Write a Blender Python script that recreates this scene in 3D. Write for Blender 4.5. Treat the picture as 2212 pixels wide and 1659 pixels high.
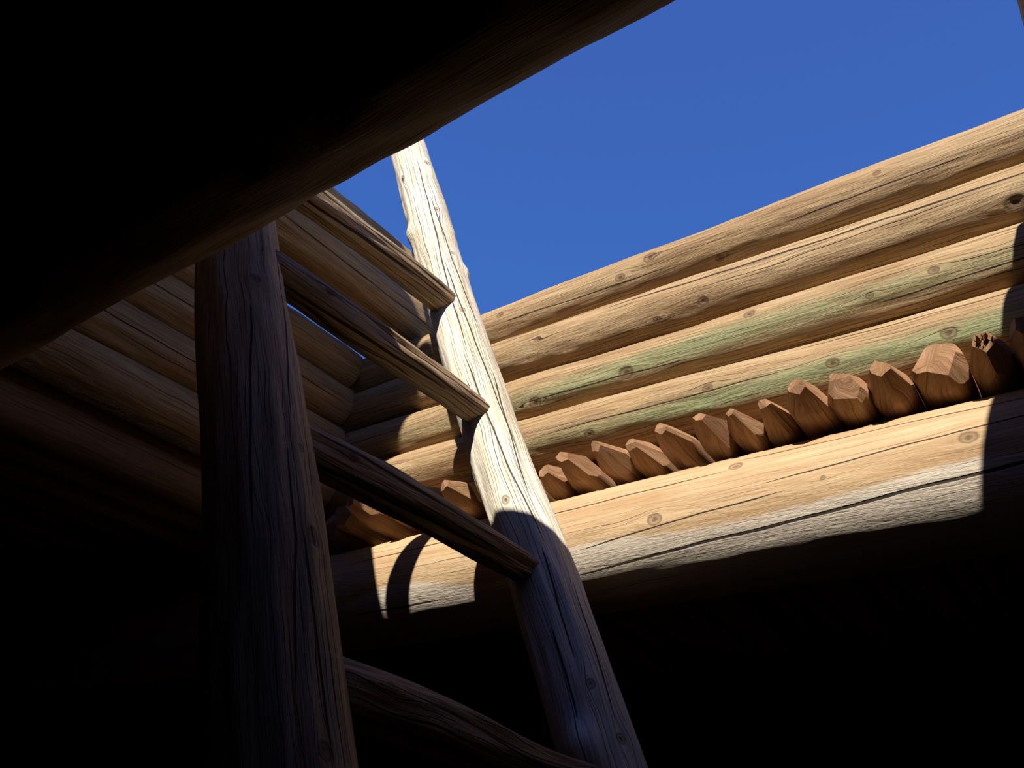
import bpy, bmesh, math, random
import numpy as np
from mathutils import Vector, Matrix

for o in list(bpy.data.objects):
    bpy.data.objects.remove(o)
scene = bpy.context.scene
C = scene.collection

# ------------------------------------------------------------------ camera, sky, sun, exposure
S = 0.75            # one layout unit in metres
EYE = 1.6           # camera height above the kiva floor


def P(x, y, z):
    return Vector((S * x, S * y, S * z + EYE))


cam_d = bpy.data.cameras.new('camera')
cam_d.sensor_width = 36.0
cam_d.lens = 36.0 * 1804.0 / 2212.0
cam_d.clip_start = 0.02
cam = bpy.data.objects.new('camera', cam_d)
C.objects.link(cam)
right = Vector((0.799, 0.595, 0.086))
down = Vector((-0.249, 0.458, -0.853))
fwd = Vector((-0.547, 0.661, 0.514)).normalized()
right = (right - fwd * right.dot(fwd)).normalized()
up = right.cross(fwd).normalized()
M = Matrix((right, up, -fwd)).transposed().to_4x4()
M.translation = P(0, 0, 0)
cam.matrix_world = M
scene.camera = cam

world = bpy.data.worlds.new('sky')
scene.world = world
world.use_nodes = True
wn = world.node_tree
wn.nodes.clear()
wo = wn.nodes.new('ShaderNodeOutputWorld')
bg = wn.nodes.new('ShaderNodeBackground')
tc = wn.nodes.new('ShaderNodeTexCoord')
sx = wn.nodes.new('ShaderNodeSeparateXYZ')
cr = wn.nodes.new('ShaderNodeValToRGB')
cr.color_ramp.elements[0].position = 0.0
cr.color_ramp.elements[0].color = (0.36, 0.46, 0.66, 1)
cr.color_ramp.elements[1].position = 1.0
cr.color_ramp.elements[1].color = (0.044, 0.108, 0.425, 1)
e = cr.color_ramp.elements.new(0.3)
e.color = (0.10, 0.23, 0.59, 1)
e = cr.color_ramp.elements.new(0.55)
e.color = (0.049, 0.158, 0.535, 1)
e = cr.color_ramp.elements.new(0.78)
e.color = (0.046, 0.127, 0.475, 1)
wn.links.new(tc.outputs['Generated'], sx.inputs[0])
wn.links.new(sx.outputs['Z'], cr.inputs[0])
wn.links.new(cr.outputs[0], bg.inputs[0])
bg.inputs[1].default_value = 1.0
wn.links.new(bg.outputs[0], wo.inputs[0])

SUN_TO = Vector((0.345, -1.0, 0.915))
sun_d = bpy.data.lights.new('sun', 'SUN')
sun_d.energy = 8.3
sun_d.angle = math.radians(0.53)
sun_d.color = (1.0, 0.945, 0.85)
sun = bpy.data.objects.new('sun', sun_d)
C.objects.link(sun)
sun.rotation_euler = SUN_TO.to_track_quat('Z', 'Y').to_euler()
sun.location = P(2, -6, 6)

vs = scene.view_settings
vs.view_transform = 'Standard'
vs.look = 'None'
vs.exposure = 0.0
vs.gamma = 1.0
vs.use_curve_mapping = False


# ------------------------------------------------------------------ materials
class NT:
    def __init__(self, name):
        self.m = bpy.data.materials.new(name)
        self.m.use_nodes = True
        self.t = self.m.node_tree
        self.t.nodes.clear()

    def n(self, typ, **kw):
        nd = self.t.nodes.new(typ)
        for k, v in kw.items():
            setattr(nd, k, v)
        return nd

    def l(self, a, b):
        self.t.links.new(a, b)

    def math(self, op, a, b=None, c=None, clamp=False):
        nd = self.n('ShaderNodeMath', operation=op)
        nd.use_clamp = clamp
        for i, v in enumerate((a, b, c)):
            if v is None:
                continue
            if isinstance(v, (int, float)):
                nd.inputs[i].default_value = v
            else:
                self.l(v, nd.inputs[i])
        return nd.outputs[0]

    def mix(self, f, a, b, blend='MIX'):
        nd = self.n('ShaderNodeMix', data_type='RGBA', blend_type=blend)
        ins = [s for s in nd.inputs if s.enabled]
        for s, v in zip((nd.inputs[0], nd.inputs[6], nd.inputs[7]), (f, a, b)):
            if isinstance(v, (int, float)):
                s.default_value = v
            elif isinstance(v, tuple):
                s.default_value = (*v, 1)
            else:
                self.l(v, s)
        return nd.outputs[2]

    def noise(self, vec, scale, detail=3.0, rough=0.55, dist=0.0):
        vm = self.n('ShaderNodeVectorMath', operation='MULTIPLY')
        self.l(vec, vm.inputs[0])
        vm.inputs[1].default_value = scale
        nz = self.n('ShaderNodeTexNoise')
        nz.inputs['Scale'].default_value = 1.0
        nz.inputs['Detail'].default_value = detail
        nz.inputs['Roughness'].default_value = rough
        nz.inputs['Distortion'].default_value = dist
        self.l(vm.outputs[0], nz.inputs['Vector'])
        return nz.outputs['Fac']

    def remap(self, v, a, b, c=0.0, d=1.0):
        nd = self.n('ShaderNodeMapRange')
        nd.interpolation_type = 'SMOOTHSTEP'
        self.l(v, nd.inputs[0])
        for i, q in enumerate((a, b, c, d)):
            nd.inputs[i + 1].default_value = q
        return nd.outputs[0]


def wood(name, dark, mid, light, stain=(0.3, 0.4, 0.25), knotc=(0.10, 0.05, 0.03),
         crackc=(0.02, 0.012, 0.007), crack=1.0, big=15.0, small=55.0, wbig=0.03, wsmall=0.07, bump=0.5, fine=0.25,
         stain_amt=1.0, fray=0.3):
    """gc attribute = (length along the timber, arc around it, radius) in metres"""
    k = NT(name)
    v = k.n('ShaderNodeAttribute', attribute_name='gc').outputs['Vector']
    kn = k.n('ShaderNodeAttribute', attribute_name='knot').outputs['Fac']
    st = k.n('ShaderNodeAttribute', attribute_name='stain').outputs['Fac']
    n_med = k.noise(v, (2.0, 55, 20), 4, 0.6, 0.2)
    n_fine = k.noise(v, (9, 330, 60), 3, 0.6)
    n_blot = k.noise(v, (2.0, 9, 5), 4, 0.6)
    n_rag = k.noise(v, (22, 110, 40), 4, 0.65)
    n_wob = k.noise(v, (5.0, 9.0, 3.0), 2, 0.5)

    sp = k.n('ShaderNodeSeparateXYZ')
    k.l(v, sp.inputs[0])

    def checks(freq, along, width, wob, lo, hi):
        """long splits that follow the grain: one candidate line per strip, opening and closing along its length"""
        yy = k.math('ADD', k.math('MULTIPLY', sp.outputs[1], freq), k.math('MULTIPLY', n_wob, wob))
        yy = k.math('ADD', yy, k.math('MULTIPLY', n_rag, 0.05))
        fl = k.math('FLOOR', yy)
        fr = k.math('SUBTRACT', yy, fl)
        wn_ = k.n('ShaderNodeTexWhiteNoise', noise_dimensions='1D')
        k.l(fl, wn_.inputs['W'])
        cen = k.math('MULTIPLY_ADD', wn_.outputs['Value'], 0.5, 0.25)
        cb = k.n('ShaderNodeCombineXYZ')
        k.l(k.math('MULTIPLY', sp.outputs[0], along), cb.inputs[0])
        k.l(k.math('MULTIPLY', fl, 5.37), cb.inputs[1])
        pr = k.noise(cb.outputs[0], (1, 1, 1), 1.5, 0.5)
        w = k.math('ADD', k.math('MULTIPLY', k.remap(pr, lo, hi), width), 0.0004)
        d = k.math('ABSOLUTE', k.math('SUBTRACT', fr, cen))
        return k.math('SUBTRACT', 1.0, k.math('DIVIDE', d, w), clamp=True)

    tone = k.math('ADD', k.math('MULTIPLY', n_med, 0.5), k.math('MULTIPLY', n_blot, 0.5))
    ramp = k.n('ShaderNodeValToRGB')
    el = ramp.color_ramp.elements
    el[0].position, el[0].color = 0.36, (*dark, 1)
    el[1].position, el[1].color = 0.63, (*light, 1)
    q = el.new(0.49)
    q.color = (*mid, 1)
    k.l(tone, ramp.inputs[0])
    col = ramp.outputs[0]
    # stain: a wash with its own ragged outline
    sf = k.math('MULTIPLY', k.remap(k.math('ADD', st, k.math('MULTIPLY', k.math('SUBTRACT', n_rag, 0.5), 0.6)), 0.15, 0.85),
                stain_amt)
    col = k.mix(sf, col, k.mix(0.2, stain, col, 'MULTIPLY'))
    ff = k.remap(n_fine, 0.3, 0.7, 1.0 - fine, 1.0 + fine * 0.5)
    fc = k.n('ShaderNodeCombineColor')
    for i in range(3):
        k.l(ff, fc.inputs[i])
    col = k.mix(1.0, col, fc.outputs[0], 'MULTIPLY')
    r1 = checks(big, 1.5, wbig, 0.03 * big, 0.46, 0.64)
    r2 = k.math('MULTIPLY', checks(small, 3.5, wsmall, 0.03 * small, 0.40, 0.60), 0.75)
    rr = k.math('MULTIPLY', k.math('MAXIMUM', r1, r2), crack)
    # the few wide splits laid out timber by timber (scaled distance from each split)
    for an in ('split_a', 'split_b', 'split_c'):
        sv = k.n('ShaderNodeSeparateXYZ')
        k.l(k.n('ShaderNodeAttribute', attribute_name=an).outputs['Vector'], sv.inputs[0])
        for i in range(3):
            dd = k.math('ADD', sv.outputs[i], k.math('MULTIPLY', k.math('SUBTRACT', n_rag, 0.5), 0.9))
            rr = k.math('MAXIMUM', rr, k.remap(k.math('ABSOLUTE', dd), 0.6, 1.15, 1.0, 0.0))
    allc = rr
    col = k.mix(k.math('MULTIPLY', allc, 0.93), col, crackc)
    kq = k.math('ADD', kn, k.math('MULTIPLY', k.math('SUBTRACT', n_rag, 0.5), 0.5))
    kf = k.math('ADD', k.remap(kq, 0.45, 0.75, 0.0, 0.75), k.remap(kq, 0.75, 1.0, 0.0, -0.3))
    kf = k.math('MULTIPLY', k.math('ADD', kf, k.remap(kq, 1.05, 1.35, 0.0, 0.5)), k.remap(kn, 0.05, 0.3), clamp=True)
    col = k.mix(kf, col, knotc)
    h = k.math('ADD', k.math('MULTIPLY', n_med, 0.22), k.math('MULTIPLY', n_fine, 0.3))
    h = k.math('ADD', h, k.math('MULTIPLY', n_rag, fray))
    h = k.math('SUBTRACT', h, k.math('MULTIPLY', rr, 0.7))
    bp = k.n('ShaderNodeBump')
    bp.inputs['Strength'].default_value = bump
    bp.inputs['Distance'].default_value = 0.010
    k.l(h, bp.inputs['Height'])
    b = k.n('ShaderNodeBsdfPrincipled')
    b.inputs['Roughness'].default_value = 0.75
    b.inputs['Specular IOR Level'].default_value = 0.15
    k.l(col, b.inputs['Base Color'])
    k.l(bp.outputs[0], b.inputs['Normal'])
    o = k.n('ShaderNodeOutputMaterial')
    k.l(b.outputs[0], o.inputs[0])
    return k.m


def earth(name, a, b_, scale=3.0, bump=0.6):
    k = NT(name)
    t = k.n('ShaderNodeTexCoord')
    n1 = k.noise(t.outputs['Object'], (scale,) * 3, 6, 0.6)
    n2 = k.noise(t.outputs['Object'], (scale * 14,) * 3, 4, 0.6)
    col = k.mix(k.remap(n1, 0.35, 0.65), a, b_)
    col = k.mix(k.math('MULTIPLY', n2, 0.4), col, tuple(x * 0.5 for x in a))
    bp = k.n('ShaderNodeBump')
    bp.inputs['Strength'].default_value = bump
    bp.inputs['Distance'].default_value = 0.02
    k.l(k.math('ADD', n1, k.math('MULTIPLY', n2, 0.3)), bp.inputs['Height'])
    b = k.n('ShaderNodeBsdfPrincipled')
    b.inputs['Roughness'].default_value = 0.95
    b.inputs['Specular IOR Level'].default_value = 0.1
    k.l(col, b.inputs['Base Color'])
    k.l(bp.outputs[0], b.inputs['Normal'])
    o = k.n('ShaderNodeOutputMaterial')
    k.l(b.outputs[0], o.inputs[0])
    return k.m


M_WALL = wood('tan_log_wood', (0.27, 0.16, 0.08), (0.37, 0.245, 0.128), (0.45, 0.32, 0.18),
              stain=(0.30, 0.365, 0.19), crack=0.95, big=17, small=60, wbig=0.036, wsmall=0.075, bump=0.75, fine=0.28, stain_amt=0.85, fray=0.55)
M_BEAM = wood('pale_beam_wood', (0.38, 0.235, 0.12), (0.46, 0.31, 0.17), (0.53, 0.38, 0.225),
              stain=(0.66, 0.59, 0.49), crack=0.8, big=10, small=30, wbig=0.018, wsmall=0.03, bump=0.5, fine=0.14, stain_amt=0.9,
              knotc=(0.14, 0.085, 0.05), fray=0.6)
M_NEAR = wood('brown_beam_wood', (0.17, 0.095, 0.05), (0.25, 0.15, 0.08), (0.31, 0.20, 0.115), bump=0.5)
M_RAIL = wood('bleached_rail_wood', (0.56, 0.46, 0.32), (0.74, 0.65, 0.50), (0.84, 0.77, 0.64),
              stain=(0.86, 0.81, 0.73), crack=1.0, big=40, small=95, wbig=0.06, wsmall=0.10, bump=0.8, fine=0.25, knotc=(0.12, 0.07, 0.04))
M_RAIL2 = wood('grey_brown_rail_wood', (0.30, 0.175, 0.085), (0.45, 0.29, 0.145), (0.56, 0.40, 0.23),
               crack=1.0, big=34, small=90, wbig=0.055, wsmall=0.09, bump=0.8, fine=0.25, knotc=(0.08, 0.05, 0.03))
M_RUNG = wood('bark_worn_rung_wood', (0.17, 0.10, 0.05), (0.37, 0.25, 0.145), (0.50, 0.38, 0.25),
              crack=1.0, big=26, small=60, wbig=0.10, wsmall=0.10, bump=0.9, fine=0.35, fray=0.5)
M_PEG = wood('reddish_hewn_wood', (0.24, 0.12, 0.058), (0.34, 0.185, 0.095), (0.43, 0.255, 0.14),
             crack=0.7, big=22, small=60, wbig=0.03, wsmall=0.04, bump=0.6, fine=0.2)
M_POLE = wood('dark_pole_wood', (0.13, 0.072, 0.038), (0.19, 0.112, 0.062), (0.24, 0.15, 0.085), bump=0.6)
M_ADOBE = earth('packed_adobe', (0.16, 0.085, 0.045), (0.22, 0.125, 0.07))
M_FLOOR = earth('earth_floor', (0.10, 0.058, 0.035), (0.14, 0.085, 0.05))
M_STRAW = earth('dry_straw', (0.30, 0.20, 0.10), (0.42, 0.30, 0.16), 20.0, 0.1)


# ------------------------------------------------------------------ helpers
def empty(name, loc):
    o = bpy.data.objects.new(name, None)
    o.empty_display_size = 0.1
    o.location = loc
    C.objects.link(o)
    return o


def tag(o, label=None, cat=None, group=None, kind=None):
    if label:
        o['label'] = label
    if cat:
        o['category'] = cat
    if group:
        o['group'] = group
    if kind:
        o['kind'] = kind
    return o


def set_parent(o, parent):
    if parent is not None:
        o.parent = parent
        o.location = Vector(o.location) - Vector(parent.location)


def field(seed, n, kmin, kmax, mmax):
    r = np.random.RandomState(seed)
    ks = r.uniform(kmin, kmax, n)
    ms = r.randint(0, mmax + 1, n)
    ph = r.uniform(0, 6.283, n)
    sg = r.choice([-1, 1], n)
    am = r.uniform(0.5, 1.0, n)
    am /= np.sqrt((am ** 2).sum())

    def f(s, t):
        out = 0.0
        for a, k, m, p, g in zip(am, ks, ms, ph, sg):
            out = out + a * np.cos(k * s + g * m * t + p)
        return out
    return f


def catmull(pts, n):
    pts = np.asarray(pts, float)
    if len(pts) == 2:
        u = np.linspace(0, 1, n)[:, None]
        return pts[0] * (1 - u) + pts[1] * u
    d = np.r_[0, np.cumsum(np.linalg.norm(np.diff(pts, axis=0), axis=1))]
    ext = np.vstack([2 * pts[0] - pts[1], pts, 2 * pts[-1] - pts[-2]])
    dense = []
    for i in range(len(pts) - 1):
        p0, p1, p2, p3 = ext[i:i + 4]
        for u in np.linspace(0, 1, 40, endpoint=False):
            dense.append(0.5 * (2 * p1 + (p2 - p0) * u + (2 * p0 - 5 * p1 + 4 * p2 - p3) * u * u + (3 * p1 - p0 - 3 * p2 + p3) * u ** 3))
    dense.append(pts[-1])
    dense = np.array(dense)
    L = np.r_[0, np.cumsum(np.linalg.norm(np.diff(dense, axis=0), axis=1))]
    q = np.linspace(0, L[-1], n)
    return np.stack([np.interp(q, L, dense[:, i]) for i in range(3)], 1)


def wrap(a):
    return (a + np.pi) % (2 * np.pi) - np.pi


def log(name, pts, rad, mat, parent=None, ns=60, nt=32, seed=0, low=0.03, mid=0.006, knots=(), cracks=(),
        stain=None, patches=(), bend=0.0, lumps=(), endround=0.02, endcut=0.25, mid_m=14, mid_k=14):
    """A round timber along a path (layout units), theta 0 facing the kiva interior where the eye stands."""
    pts = [np.array(p, float) for p in pts]
    path = catmull(pts, ns + 1)
    arc = np.r_[0, np.cumsum(np.linalg.norm(np.diff(path, axis=0), axis=1))]
    L = arc[-1]
    tan = np.gradient(path, axis=0)
    tan /= np.linalg.norm(tan, axis=1)[:, None]
    ref = -path.mean(0)
    u = ref - tan * (tan @ ref)[:, None]
    u /= np.linalg.norm(u, axis=1)[:, None]
    v = np.cross(tan, u)
    rg = np.random.RandomState(seed + 999)
    if bend:
        f1 = field(seed + 5, 3, 2.0 / max(L, 1), 7.0 / max(L, 1), 0)
        f2 = field(seed + 6, 3, 2.0 / max(L, 1), 7.0 / max(L, 1), 0)
        path = path + bend * (u * f1(arc, 0)[:, None] + v * f2(arc, 0)[:, None])
    rs = np.interp(arc, np.linspace(0, L, len(rad)), rad)
    th = np.linspace(0, 2 * np.pi, nt, endpoint=False)
    s2, t2 = np.meshgrid(arc, th, indexing='ij')
    r2 = np.repeat(rs[:, None], nt, 1)
    rm = float(np.mean(rs))
    disp = low * rm * field(seed + 1, 10, 0.8, 5.0, 3)(s2, t2) * 0.7
    disp = disp + mid * field(seed + 2, 22, 1.0, mid_k, mid_m)(s2, t2) * 0.5
    disp = disp + mid * 0.5 * field(seed + 3, 18, 4.0, mid_k * 2.5, mid_m * 2)(s2, t2) * 0.5
    warp = 0.007 / rm * field(seed + 4, 8, 0.8, 4.0, 2)(s2, t2)
    knot = np.zeros_like(s2)
    splits = []
    stn = np.zeros_like(s2)

    def st(p):
        p = np.array(p, float)
        i = int(np.argmin(((path - p) ** 2).sum(1)))
        w = p - path[i]
        return arc[i] + w @ tan[i], math.atan2(w @ v[i], w @ u[i])

    for p, kr in knots:
        sk, tk = st(p)
        ds = s2 - sk
        dv = wrap(t2 - tk) * rm
        rr = np.sqrt((ds / 1.35) ** 2 + dv ** 2) / kr
        knot = np.maximum(knot, np.clip(1.6 - rr, 0, 1.6))
        disp = disp + kr * (0.22 * np.exp(-(rr / 1.7) ** 2) - 0.35 * np.exp(-(rr / 0.75) ** 2))
        warp = warp - np.tanh(dv / (0.6 * kr)) * (kr / rm) * 1.1 * np.exp(-(ds / (4 * kr)) ** 2) * np.exp(-np.abs(dv) / (1.6 * kr))
    for p, ls, lt, h in lumps:
        sk, tk = st(p)
        disp = disp + h * np.exp(-((s2 - sk) / ls) ** 2 - (wrap(t2 - tk) * rm / lt) ** 2)
    for p, q, wd, dp in cracks:
        s0, t0 = st(p)
        s1, t1 = st(q)
        if s1 < s0:
            s0, t0, s1, t1 = s1, t1, s0, t0
        uu = (s2 - s0) / (s1 - s0)
        wob = (0.0022 * np.sin(s2 * 7 + seed) + 0.0012 * np.sin(s2 * 17 + 2 * seed)) / rm
        tc_ = t0 + wrap(t1 - t0) * uu + wob
        env = np.clip(np.minimum(uu, 1 - uu) * 7, 0, 1) ** 0.6
        env = np.where((uu > 0) & (uu < 1), env, 0)
        dd = wrap(t2 - tc_) * rm
        splits.append(np.clip(dd / np.maximum(env * wd, wd * 0.02), -40, 40))
        if dp:
            disp = disp - dp * np.exp(-(dd / (wd * 2.2)) ** 2) * env
    for p, ls, lt in patches:
        sk, tk = st(p)
        stn = np.maximum(stn, np.clip(1.5 - np.sqrt(((s2 - sk) / ls) ** 2 + (wrap(t2 - tk) * rm / lt) ** 2), 0, 1))
    if stain is not None:
        stn = np.maximum(stn, stain(s2, wrap(t2)))
    R = r2 + disp
    # rounded ends
    ed = np.minimum(arc, L - arc)
    er = endround
    shrink = np.where(ed < er, 1 - endcut * (1 - ed / er) ** 2, 1.0) if er > 0 else np.ones_like(ed)
    R = R * shrink[:, None]
    co = path[:, None, :] + R[:, :, None] * (np.cos(t2)[:, :, None] * u[:, None, :] + np.sin(t2)[:, :, None] * v[:, None, :])
    gc = np.stack([s2 * S + seed * 3.17, wrap(t2) * rm * S + warp * rm * S, R * S], 2)
    V = [co.reshape(-1, 3)]
    G = [gc.reshape(-1, 3)]
    A = [np.stack([knot, stn, stn * 0], 2).reshape(-1, 3)]
    n0 = (ns + 1) * nt
    faces = []
    idx = np.arange(n0).reshape(ns + 1, nt)
    a = idx[:-1]
    b = idx[1:]
    quads = np.stack([a, b, np.roll(b, -1, 1), np.roll(a, -1, 1)], 2).reshape(-1, 4)
    cur = n0
    caps = []
    for end, sgn in ((0, -1), (ns, 1)):
        ring = idx[end]
        for fac, off in ((0.62, 0.004), (0.3, 0.006)):
            cc = path[end] + fac * (co[end] - path[end]) + tan[end] * sgn * off * (1 + rg.uniform(-.6, .6, (nt, 1)))
            V.append(cc)
            G.append(np.stack([np.full(nt, gc[end, 0, 0] + sgn * fac * .02), gc[end, :, 1] * fac, gc[end, :, 2] * fac], 1))
            A.append(np.zeros((nt, 3)))
            nr = np.arange(cur, cur + nt)
            cur += nt
            qd = np.stack([ring, nr, np.roll(nr, -1), np.roll(ring, -1)], 1)
            if sgn < 0:
                qd = qd[:, ::-1]
            quads = np.vstack([quads, qd])
            ring = nr
        V.append((path[end] + tan[end] * sgn * 0.006)[None])
        G.append(np.array([[gc[end, 0, 0], 0, 0]]))
        A.append(np.zeros((1, 3)))
        for j in range(nt):
            t_ = [int(ring[j]), cur, int(ring[(j + 1) % nt])]
            caps.append(t_ if sgn > 0 else t_[::-1])
        cur += 1
    V = np.vstack(V)
    G = np.vstack(G)
    A = np.vstack(A)
    W = V * S
    W[:, 2] += EYE
    origin = W[:n0].reshape(ns + 1, nt, 3)[0].mean(0)
    me = bpy.data.meshes.new(name)
    me.from_pydata((W - origin).tolist(), [], quads[:, ::-1].tolist() + [c[::-1] for c in caps])
    me.polygons.foreach_set('use_smooth', np.ones(len(me.polygons), bool))
    at = me.attributes.new('gc', 'FLOAT_VECTOR', 'POINT')
    at.data.foreach_set('vector', G.astype(np.float32).ravel())
    for gi, an in enumerate(('split_a', 'split_b', 'split_c')):
        B = np.full((len(G), 3), 40.0, np.float32)
        for j, sp_ in enumerate(splits[gi * 3:gi * 3 + 3]):
            B[:n0, j] = sp_.ravel()
        at = me.attributes.new(an, 'FLOAT_VECTOR', 'POINT')
        at.data.foreach_set('vector', B.ravel())
    for i, nm in enumerate(('knot', 'stain')):
        at = me.attributes.new(nm, 'FLOAT', 'POINT')
        at.data.foreach_set('value', A[:, i].astype(np.float32))
    me.materials.append(mat)
    me.update()
    o = bpy.data.objects.new(name, me)
    o.location = Vector(origin)
    C.objects.link(o)
    set_parent(o, parent)
    return o


def box(name, lo, hi, mat, parent=None):
    a, b = P(*lo), P(*hi)
    c = (a + b) / 2
    d = (b - a) / 2
    bm = bmesh.new()
    bmesh.ops.create_cube(bm, size=2.0)
    for v_ in bm.verts:
        v_.co = Vector((v_.co.x * d.x, v_.co.y * d.y, v_.co.z * d.z))
    me = bpy.data.meshes.new(name)
    bm.to_mesh(me)
    bm.free()
    me.materials.append(mat)
    o = bpy.data.objects.new(name, me)
    o.location = c
    C.objects.link(o)
    set_parent(o, parent)
    return o


# ------------------------------------------------------------------ the kiva room
X0, X1, Y0, Y1 = -7.6, 3.2, -3.4, 6.2
ZF = -EYE / S
ZC = 1.80
tag(box('floor', (X0 - .3, Y0 - .3, ZF - .2), (X1 + .3, Y1 + .3, ZF), M_FLOOR), kind='structure')
tag(box('wall_outer_left', (X0 - .3, Y0 - .3, ZF), (X0, Y1 + .3, ZC), M_ADOBE), kind='structure')
tag(box('wall_outer_right', (X1, Y0 - .3, ZF), (X1 + .3, Y1 + .3, ZC), M_ADOBE), kind='structure')
tag(box('wall_outer_front', (X0, Y0 - .3, ZF), (X1, Y0, ZC), M_ADOBE), kind='structure')
tag(box('wall_outer_back', (X0, Y1, ZF), (X1, Y1 + .3, ZC), M_ADOBE), kind='structure')
# earthen roof with the hatch left open
ceil = tag(empty('ceiling', P(0, 0, ZC)), 'packed earth roof around the open hatch', kind='structure')
HX0, HX1, HY0, HY1 = -4.02, 0.45, 0.33, 3.26
ZT = 2.25
for lo, hi in (((X0 - .3, Y0 - .3, ZC), (HX0, Y1 + .3, ZT)), ((HX1, Y0 - .3, ZC), (X1 + .3, Y1 + .3, ZT)),
               ((HX0, Y0 - .3, ZC), (HX1, HY0, ZT)), ((HX0, HY1, ZC), (HX1, Y1 + .3, ZT))):
    box('roof_slab', lo, hi, M_ADOBE, ceil)

# ------------------------------------------------------------------ hatch walls of stacked logs
RL = 0.141
LEV = [2.809, 2.533, 2.246, 1.969]
YB, YN, XL, XR = 3.10, 0.50, -3.865, 0.293


def green(c, w, amt, seed, sc=1.0):
    f = field(seed, 8, 0.6, 3.0, 1)
    g = field(seed + 1, 6, 0.4, 1.6, 0)

    def fn(s, t):
        band = np.exp(-((t - c - 0.10 * f(s, t)) / w) ** 2)
        return np.clip(band * (amt + 0.25 * g(s * sc, t)) * np.clip(0.35 + (s - 1.6) / 2.2, 0.3, 1.0), 0, 1)
    return fn


wall_b = tag(empty('wall_back', P(-1.8, YB, 1.83)), 'sunlit hatch wall of four stacked tan logs', kind='structure')
far_knots = [
    [((-1.797, 2.967, 2.767), .022), ((-1.617, 2.96, 2.819), .03), ((-1.264, 3.01, 2.701), .018), ((-0.495, 2.96, 2.818), .014), ((-2.6, 2.96, 2.82), .02)],
    [((-0.034, 2.992, 2.444), .032), ((-1.345, 2.983, 2.456), .022), ((-2.291, 2.96, 2.533), .018), ((-1.596, 2.993, 2.443), .016), ((-0.26, 2.99, 2.62), .012)],
    [((-1.758, 2.979, 2.175), .032), ((-1.117, 2.964, 2.28), .022), ((-0.36, 2.963, 2.218), .018), ((-2.308, 2.988, 2.162), .03), ((-0.609, 2.97, 2.193), .014)],
    [((-1.954, 2.984, 1.891), .022), ((-1.329, 2.961, 1.951), .02), ((-0.789, 2.969, 1.921), .022), ((-0.357, 2.969, 1.921), .024)]]
far_cracks = [
    [((-0.913, 2.976, 2.743), (-0.13, 2.972, 2.752), .0035, 0), ((-2.6, 2.97, 2.76), (-1.5, 2.98, 2.73), .003, 0)],
    [((-1.9, 2.968, 2.585), (0.1, 2.96, 2.54), .0055, .0), ((-2.6, 2.99, 2.62), (-2.0, 2.985, 2.61), .003, 0)],
    [((-2.378, 2.979, 2.176), (-1.419, 2.99, 2.16), .003, 0), ((-0.593, 2.989, 2.161), (0.1, 2.982, 2.171), .0035, 0)],
    [((-2.257, 2.964, 1.935), (-0.976, 2.963, 1.941), .003, 0), ((-0.975, 2.983, 2.045), (0.0, 2.975, 2.032), .003, 0)]]
far_labels = ['tan log along the top of the sunlit wall', 'tan log with a long straight drying crack',
              'log with a broad green stain along its middle', 'green-stained log resting above the hewn pole tips']
for i, z in enumerate(LEV):
    stn = None
    if i == 2:
        stn = green(-0.22, 0.55, 0.85, 41)
    elif i == 3:
        stn = green(-0.12, 0.45, 0.78, 57)
    o = log('log', [(-4.35, YB, z), (-2.6, YB + .01 * (-1) ** i, z + .006), (-0.9, YB, z - .004), (0.75, YB, z)],
            [RL, RL * 1.01, RL * 1.01, RL], M_WALL, wall_b, ns=420, nt=88, seed=10 + i, low=0.042 if i == 0 else 0.03, mid=0.0032,
            knots=far_knots[i], cracks=far_cracks[i], stain=stn, mid_m=12, mid_k=12)
    o['label'] = far_labels[i]

wall_l = tag(empty('wall_left', P(XL, 1.8, 1.83)), 'shaded hatch wall of four stacked brown logs', kind='structure')
for i, z in enumerate(LEV):
    log('log', [(XL, 0.66, z), (XL + .006, 1.8, z + .005), (XL, 2.985, z)], [RL, RL, RL * .985], M_WALL, wall_l,
        ns=220, nt=64, seed=30 + i, low=0.03, mid=0.006,
        cracks=[((XL + .13, 0.9, z - .02), (XL + .13, 2.9, z - .03), .0035, 0)] if i in (1, 2) else [],
        knots=[((XL + .13, 1.5 + .3 * i, z - .04), .02)])
wall_r = tag(empty('wall_right', P(XR, 1.8, 1.83)), 'hatch wall of four stacked logs facing the ladder', kind='structure')
for i, z in enumerate(LEV):
    log('log', [(XR + .15, 0.66, z), (XR + .09, 1.2, z), (XR + .035, 1.7, z), (XR, 2.2, z), (XR, 2.94, z)], [RL, RL], M_WALL, wall_r, ns=60, nt=36, seed=50 + i)
wall_f = tag(empty('wall_front', P(-1.8, YN, 1.83)), 'hatch wall of stacked logs on the brown beam', kind='structure')
for i, z in enumerate(LEV):
    log('log', [(-4.35, YN, z), (0.75, YN, z)], [RL, RL], M_WALL, wall_f, ns=90, nt=36, seed=60 + i, low=0.015)

# ------------------------------------------------------------------ main beams


def whitewash(s, t):
    f = field(91, 10, 0.8, 7.0, 2)
    e0 = np.clip((t + 0.13 + 0.13 * f(s, t)) / 0.16, 0, 1)
    return e0 * np.clip((1.0 - t) / 0.3, 0, 1) * 0.95


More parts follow.
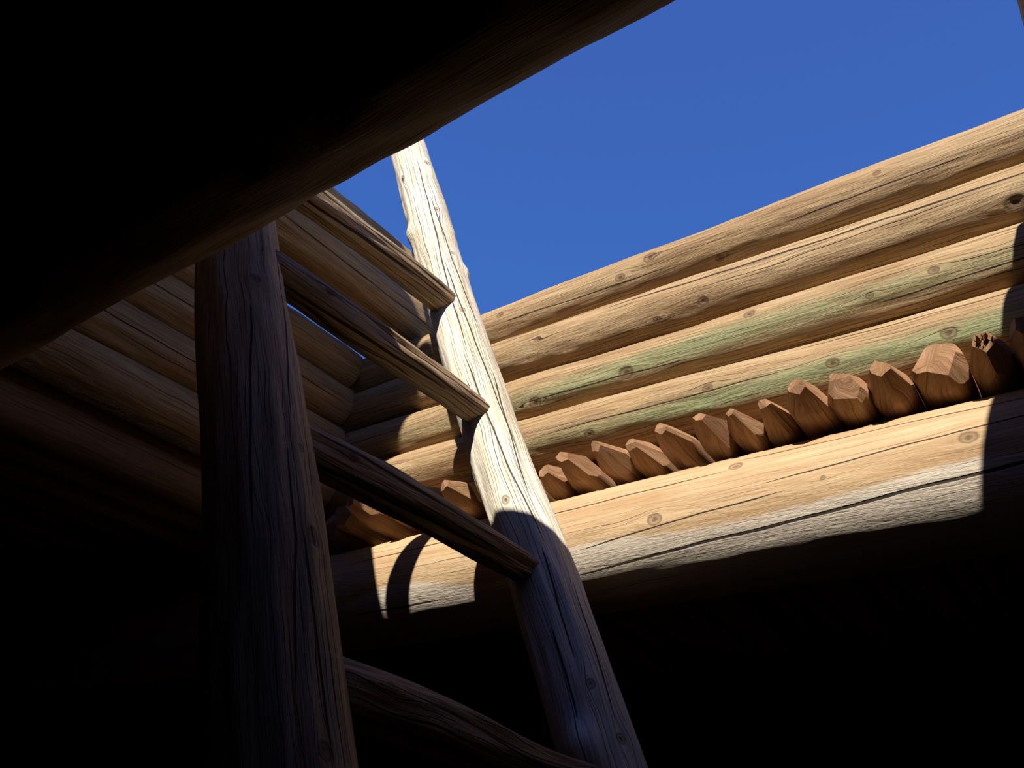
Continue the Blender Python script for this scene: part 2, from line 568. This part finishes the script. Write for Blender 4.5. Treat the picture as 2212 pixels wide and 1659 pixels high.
far_beam = log('support_beam', [(X0 + .02, YB, 1.17), (-3.2, YB, 1.293), (-1.2, YB, 1.358), (X1 - .02, YB, 1.48)],
               [.268, .271, .27, .266], M_BEAM, ns=640, nt=160, seed=81, low=0.003, mid=0.0014,
               knots=[((-1.524, 2.832, 1.320), .026), ((-1.186, 2.871, 1.503), .024), ((-0.352, 2.831, 1.412), .024), ((-0.841, 2.830, 1.364), .01)],
               cracks=[((-2.000, 2.900, 1.155), (0.500, 2.845, 1.357), .0065, 0), ((-3.400, 2.840, 1.377), (-1.200, 2.862, 1.486), .0035, 0),
                       ((-1.198, 2.895, 1.534), (0.200, 2.871, 1.544), .003, 0), ((-1.896, 2.845, 1.249), (-0.979, 2.831, 1.345), .003, 0),
                       ((-1.075, 2.831, 1.388), (0.100, 2.842, 1.477), .003, 0), ((-3.300, 2.900, 1.120), (-2.700, 2.900, 1.143), .0055, .0)],
               stain=whitewash, mid_m=16, mid_k=10)
tag(far_beam, 'thick pale beam with whitewash traces carrying the pole tips', 'beam')
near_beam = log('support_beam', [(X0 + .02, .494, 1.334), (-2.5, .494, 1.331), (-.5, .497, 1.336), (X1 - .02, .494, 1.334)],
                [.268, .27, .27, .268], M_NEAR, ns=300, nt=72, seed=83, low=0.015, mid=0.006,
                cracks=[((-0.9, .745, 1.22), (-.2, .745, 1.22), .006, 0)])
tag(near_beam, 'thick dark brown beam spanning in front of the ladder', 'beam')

# two extra logs laid over the wall ends beside the ladder
for z, sd, lb in ((3.082, 86, 'lower log of the pair laid beside the ladder'), (3.392, 87, 'upper log of the pair laid beside the ladder')):
    o = log('kerb_log', [(-3.42, 0.2, z), (-3.41, 2.0, z + .004), (-3.42, 3.55, z)], [.147, .147, .147], M_WALL, ns=220, nt=64, seed=sd,
            low=.02, cracks=[((-3.28, .8, z - .05), (-3.28, 3.2, z - .05), .003, 0)])
    tag(o, lb, 'log')

# ------------------------------------------------------------------ ladder
ladder = tag(empty('ladder', P(-.4, 1.84, ZF)), 'weathered pole ladder with round rungs rising through the hatch', 'ladder')
Rp = [(-3.62, 2.52, 5.15), (-3.144, 2.52, 4.02), (-2.875, 2.52, 3.385), (-2.661, 2.52, 2.841), (-2.431, 2.52, 2.304), (-2.22, 2.52, 1.825),
      (-2.06, 2.52, 1.468), (-1.899, 2.52, 1.155), (-1.744, 2.52, 0.814), (-1.58, 2.52, 0.435), (-.47, 2.52, ZF + .003)]
Rp = Rp[::-1]
rk = [((-3.004, 2.392, 3.629), .018), ((-2.915, 2.49, 3.804), .022), ((-2.714, 2.452, 3.289), .018), ((-2.649, 2.581, 3.137), .022),
      ((-2.557, 2.481, 2.915), .014), ((-2.381, 2.435, 2.438), .016), ((-2.238, 2.392, 1.915), .016), ((-1.952, 2.392, 1.312), .018),
      ((-1.548, 2.429, 0.593), .016), ((-1.45, 2.463, 0.428), .016)]
rc = [((-2.957, 2.427, 3.812), (-2.284, 2.408, 2.136)), ((-2.56, 2.425, 2.828), (-1.946, 2.474, 1.51)), ((-2.305, 2.399, 2.138), (-1.766, 2.431, 1.105)),
      ((-1.779, 2.419, 1.102), (-1.606, 2.413, 0.68)), ((-1.684, 2.489, 0.987), (-1.471, 2.467, 0.48)), ((-1.697, 2.394, 0.793), (-1.564, 2.393, 0.47)),
      ((-2.78, 2.438, 3.419), (-2.288, 2.492, 2.295)), ((-2.179, 2.485, 2.043), (-1.886, 2.444, 1.36))]
o = log('rail', Rp, [.142, .138, .133, .130, .126, .122, .118], M_RAIL, ladder, ns=620, nt=88, seed=101, low=.035, mid=.005,
        knots=rk, cracks=[(a, b, .0035, 0) for a, b in rc], mid_k=8,
        lumps=[((-2.86, 2.415, 3.136), .07, .05, .022), ((-2.523, 2.60, 2.828), .05, .05, .02), ((-2.22, 2.40, 1.80), .10, .06, .012), ((-2.53, 2.40, 2.54), .1, .06, .012), ((-1.545, 2.389, 0.40), .07, .05, .035)],
        patches=[((-1.555, 2.389, 0.43), .10, .062)])
o['label'] = 'sun-bleached rail with pale patch near its foot'
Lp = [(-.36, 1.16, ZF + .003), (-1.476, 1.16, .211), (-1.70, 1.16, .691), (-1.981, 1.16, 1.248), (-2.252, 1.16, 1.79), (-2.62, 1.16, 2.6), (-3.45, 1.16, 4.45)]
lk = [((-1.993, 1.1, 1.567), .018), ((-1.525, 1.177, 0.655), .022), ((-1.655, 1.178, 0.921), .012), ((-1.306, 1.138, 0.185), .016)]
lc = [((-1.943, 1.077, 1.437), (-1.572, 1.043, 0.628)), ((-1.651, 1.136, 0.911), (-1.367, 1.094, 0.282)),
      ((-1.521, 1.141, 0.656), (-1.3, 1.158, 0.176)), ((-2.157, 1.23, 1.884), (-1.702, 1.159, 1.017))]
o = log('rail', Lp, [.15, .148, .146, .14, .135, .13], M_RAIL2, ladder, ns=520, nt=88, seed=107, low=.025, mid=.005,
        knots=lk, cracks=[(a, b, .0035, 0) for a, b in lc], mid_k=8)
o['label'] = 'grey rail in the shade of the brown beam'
rungs = [(-2.47, 2.435, -2.50, 2.515, .070), (-2.167, 1.770, -2.181, 1.785, .067), (-1.845, 1.030, -1.842, 1.025, .066),
         (-1.545, .355, -1.512, .285, .068), (-1.25, -.40, -1.25, -.40, .065), (-.92, -1.12, -.92, -1.12, .065)]
for i, (xa, za, xb, zb, r) in enumerate(rungs):
    ya, yb = 1.17, 2.47
    hi = i < 4
    log('rung', [(xa, ya, za), (xa * .6 + xb * .4, 1.65, za * .6 + zb * .4 + (.012, -.002, .006, .008, 0, 0)[i]), (xb, 2.1, zb + .004), (xb, yb, zb)],
        [r * (.98 if i == 1 else 1.02), r * (1.09 if i == 1 else 1.04), r * .98, r * .90], M_RUNG, ladder, ns=200 if hi else 40, nt=64 if hi else 24, seed=120 + i, low=.06 if i != 3 else .03,
        mid=.008, mid_m=9, mid_k=8, endround=.06, endcut=.5, cracks=[((xa + .05, 1.3, za + .02), (xb + .05, 2.4, zb + .01), .004, 0), ((xa + .03, 1.2, za - .05), (xb + .045, 2.15, zb - .03), .006, .004),
                                                 ((xa + .05, 1.7, za - .01), (xb + .045, 2.4, zb - .02), .003, 0)],
        knots=[((xb + .05, 2.3, zb + .02), .012), ((xa + .05, 1.45, za + .01), .014)])


# ------------------------------------------------------------------ ceiling poles with hewn tips
def peg(name, x, ytip, z, r, length, seed, mat, facets=6, tipr=0.4, parent=None, splinter=False):
    rg = random.Random(seed)
    bm = bmesh.new()
    segs = 22
    r_ = r * S
    Ln = length * S
    rings = []
    ny = 5
    for j in range(ny):
        y = Ln * (j / (ny - 1)) ** 2
        ring = []
        for i in range(segs):
            a = 2 * math.pi * i / segs
            rr = r_ * (1 + .05 * math.sin(2 * a + seed) + .03 * math.sin(3 * a + 2 * seed))
            ring.append(bm.verts.new((rr * math.cos(a), y, rr * math.sin(a))))
        rings.append(ring)
    for j in range(ny - 1):
        for i in range(segs):
            f = bm.faces.new((rings[j][i], rings[j + 1][i], rings[j + 1][(i + 1) % segs], rings[j][(i + 1) % segs]))
            f.smooth = True
    bm.faces.new(rings[0])
    bm.faces.new(rings[-1][::-1])
    bmesh.ops.recalc_face_normals(bm, faces=bm.faces)

    def cut(co, no):
        res = bmesh.ops.bisect_plane(bm, geom=bm.verts[:] + bm.edges[:] + bm.faces[:], plane_co=co, plane_no=no, clear_outer=True)
        ed = [g for g in res['geom_cut'] if isinstance(g, bmesh.types.BMEdge)]
        if ed:
            new = bmesh.ops.holes_fill(bm, edges=ed, sides=0)['faces']
            for f in new:
                f.smooth = False
    ph0 = rg.uniform(0, 6.28)
    for i in range(facets):
        ph = ph0 + 2 * math.pi * i / facets + rg.uniform(-.25, .25)
        beta = math.radians(rg.uniform(12, 21) if tipr < .42 else rg.uniform(16, 30))
        rho = r_ * tipr * rg.uniform(.8, 1.25)
        rad = Vector((math.cos(ph), 0, math.sin(ph)))
        cut(rad * rho, (rad * math.cos(beta) + Vector((0, -math.sin(beta), 0))).normalized())
    for i in range(2):
        ph = rg.uniform(0, 6.28)
        rad = Vector((math.cos(ph), 0, math.sin(ph)))
        cut(Vector((0, .006, 0)), (Vector((0, -1, 0)) + rad * rg.uniform(.15, .5)).normalized())
    bmesh.ops.remove_doubles(bm, verts=bm.verts, dist=1e-5)
    bmesh.ops.triangulate(bm, faces=[f for f in bm.faces if len(f.verts) > 4])
    if splinter:
        for i in range(26):
            a = rg.uniform(0, 6.28)
            q = r_ * tipr * rg.uniform(.1, 1.0)
            b = Vector((q * math.cos(a), .012 + rg.uniform(0, .02), q * math.sin(a)))
            w = .004 + rg.random() * .004
            tip = b + Vector((rg.uniform(-.012, .012), -rg.uniform(.015, .034), rg.uniform(-.008, .014)))
            vs_ = [bm.verts.new(b + Vector((w * math.cos(t), 0, w * math.sin(t)))) for t in (0, 2.1, 4.2)] + [bm.verts.new(tip)]
            for t in ((0, 1, 3), (1, 2, 3), (2, 0, 3)):
                bm.faces.new([vs_[k] for k in t])
    me = bpy.data.meshes.new(name)
    bm.to_mesh(me)
    bm.free()
    n = len(me.vertices)
    co = np.empty(n * 3, np.float32)
    me.vertices.foreach_get('co', co)
    co = co.reshape(-1, 3)
    g = np.stack([co[:, 1] + seed * 1.7, np.arctan2(co[:, 0], -co[:, 2]) * r_, co[:, 0] + co[:, 2]], 1)
    at = me.attributes.new('gc', 'FLOAT_VECTOR', 'POINT')
    at.data.foreach_set('vector', g.astype(np.float32).ravel())
    for an in ('split_a', 'split_b', 'split_c'):
        at = me.attributes.new(an, 'FLOAT_VECTOR', 'POINT')
        at.data.foreach_set('vector', np.full(n * 3, 40.0, np.float32))
    me.materials.append(mat)
    o = bpy.data.objects.new(name, me)
    o.location = P(x, ytip, z)
    C.objects.link(o)
    set_parent(o, parent)
    return o


ZP = 1.69
pegs = [  # x, y of tip, radius, tip fraction, facets, label
    (-3.70, 2.93, .078, .8, 5, 'blunt pole end in the dark corner where the log walls meet'), (-3.50, 2.84, .078, .6, 6, None),
    (-3.31, 2.745, .075, .38, 6, 'half-lit hewn pole tip next to the dark wall corner'), (-3.10, 2.80, .08, .5, 6, None),
    (-2.90, 2.84, .078, .5, 6, None), (-2.70, 2.825, .078, .36, 6, 'sunlit hewn pole tip showing between the two ladder rails'), (-2.52, 2.83, .072, .4, 6, None), (-2.34, 2.86, .074, .4, 6, None),
    (-2.155, 2.92, .074, .5, 6, 'stubby hewn pole tip peeking out beside the sun-bleached ladder rail'),
    (-1.995, 2.83, .076, .34, 6, 'hewn pole tip next to the stubby one, away from the rail'),
    (-1.795, 2.80, .076, .33, 6, 'hewn pole tip second past the stubby one by the rail'),
    (-1.65, 2.86, .076, .36, 7, 'short hewn pole tip third past the stubby one by the rail'),
    (-1.475, 2.80, .08, .34, 6, 'hewn pole tip next to the tall steep-sided pointed one'), (-1.285, 2.785, .078, .30, 5, 'tall pointed hewn pole tip with steep flat sides'),
    (-1.155, 2.79, .066, .30, 5, 'narrow pointed hewn pole tip, slimmest over the beam'),
    (-1.02, 2.79, .07, .34, 6, 'hewn pole tip between the slimmest and the broad-faceted one'), (-.865, 2.73, .078, .45, 6, 'hewn pole tip with a broad sunlit top facet'),
    (-.725, 2.78, .084, .62, 7, 'rounded hewn pole tip next to the broad-faceted one'),
    (-.575, 2.755, .082, .45, 6, 'peaked hewn pole tip next to the widest blunt one'),
    (-.395, 2.785, .096, .72, 8, 'widest and bluntest hewn pole tip over the beam'),
    (-.235, 2.73, .074, .5, 5, 'splintered pole tip with crumbled end and long split'),
    (-.085, 2.70, .076, .6, 6, 'hewn pole tip in the shade next to splintered one'), (.08, 2.74, .076, .6, 6, None)]
random.seed(5)
for i, (x, y, r, tf, fc, lb) in enumerate(pegs):
    tf *= .74 if tf < .55 else .85
    kz = 1 + .021 * (x + 2.0) / 1.69
    ztip = ZP * kz + .012 + (r - .078) * .8
    o = peg('ceiling_pole', x * kz, y * kz - (.025 if tf < .42 else .0), ztip, r, Y1 - y - .02, 300 + i, M_PEG, fc, tf, splinter=(lb or '').startswith('splint'))
    tag(o, lb or 'reddish ceiling pole with axe-hewn faceted tip resting on the pale beam', 'pole', 'hewn pole tips over the pale beam')
    o.rotation_euler = (random.uniform(-.05, -.02), 0, random.uniform(-.02, .02))
# poles left and right of the hatch and behind the near beam
x = -4.0
i = 0
while x > -7.4:
    o = log('ceiling_pole', [(x, Y0 + .02, ZP), (x, Y1 - .02, ZP)], [.12, .118], M_POLE, ns=70, nt=24, seed=400 + i, low=.04, mid=.006, bend=.008)
    tag(o, 'dark ceiling pole directly under the lowest shaded log' if i == 0 else 'dark ceiling pole running beside the shaded log wall', 'pole', 'dark ceiling poles beside the shaded log wall')
    x -= .262
    i += 1
x = .48
while x < 3.1:
    o = log('ceiling_pole', [(x, Y0 + .02, ZP), (x, Y1 - .02, ZP)], [.1, .1], M_POLE, ns=20, nt=14, seed=430 + i, low=.03)
    tag(o, 'dark ceiling pole beyond the hatch wall facing the ladder', 'pole', 'dark ceiling poles beyond the right hatch wall')
    x += .24
    i += 1
x = -3.7
while x < .35:
    o = log('ceiling_pole', [(x, Y0 + .02, ZP), (x, .80, ZP)], [.08, .08], M_POLE, ns=20, nt=14, seed=460 + i, low=.03)
    tag(o, 'dark ceiling pole resting on the dark brown beam', 'pole', 'dark ceiling poles over the brown beam')
    x += .17
    i += 1

# straw poking out under the lowest log of the shaded wall
rg = random.Random(3)
bm = bmesh.new()
for i in range(420):
    yb = rg.uniform(.9, 2.8) if i % 3 else rg.gauss(1.75, .22)
    b = P(XL + .03 + rg.uniform(0, .09), yb, 1.815 + rg.uniform(-.02, .02))
    d = Vector((rg.uniform(.2, 1.0), rg.uniform(-1.2, 1.2), rg.uniform(-.5, .35))).normalized() * rg.uniform(.02, .06)
    side = d.cross(Vector((0, 0, 1))).normalized() * rg.uniform(.0008, .0018)
    upv = side.cross(d).normalized() * .0012
    q = [bm.verts.new(b + side), bm.verts.new(b - side), bm.verts.new(b + upv), bm.verts.new(b + d)]
    for t in ((0, 1, 3), (1, 2, 3), (2, 0, 3)):
        bm.faces.new([q[k] for k in t])
me = bpy.data.meshes.new('straw')
bm.to_mesh(me)
bm.free()
me.materials.append(M_STRAW)
o = bpy.data.objects.new('straw', me)
C.objects.link(o)
tag(o, 'dry straw poking out under the lowest shaded log', 'straw', kind='stuff')

# ------------------------------------------------------------------ added shelter out of view, casts shade on left wall and corner
shade_caster = tag(empty('added_shade_shelter', P(-4.5, -1.2, ZT)), 'added out-of-view shelter of posts and poles that shades the hatch', 'shelter')
for px in (-2.75, -5.6):
    for py in (-.75, -2.9):
        log('shade_post', [(px, py, ZT), (px, py, 5.16)], [.11, .1], M_POLE, shade_caster, ns=20, nt=16, seed=500 + int(px * py))
for py in (-.75, -2.9):
    log('shade_beam', [(-6.1, py, 5.24), (-2.1, py, 5.24)], [.1, .1], M_POLE, shade_caster, ns=20, nt=16, seed=510)
x = -2.16
i = 0
while x > -6.1:
    log('shade_pole', [(x, -3.3, 5.43), (x, min(.5, .06 + (-2.18 - x) * 1.3), 5.43)], [.105, .105], M_POLE, shade_caster, ns=16, nt=14, seed=520 + i, low=.015)  # stepped front ends shape the shade cast into the hatch
    x -= .19
    i += 1
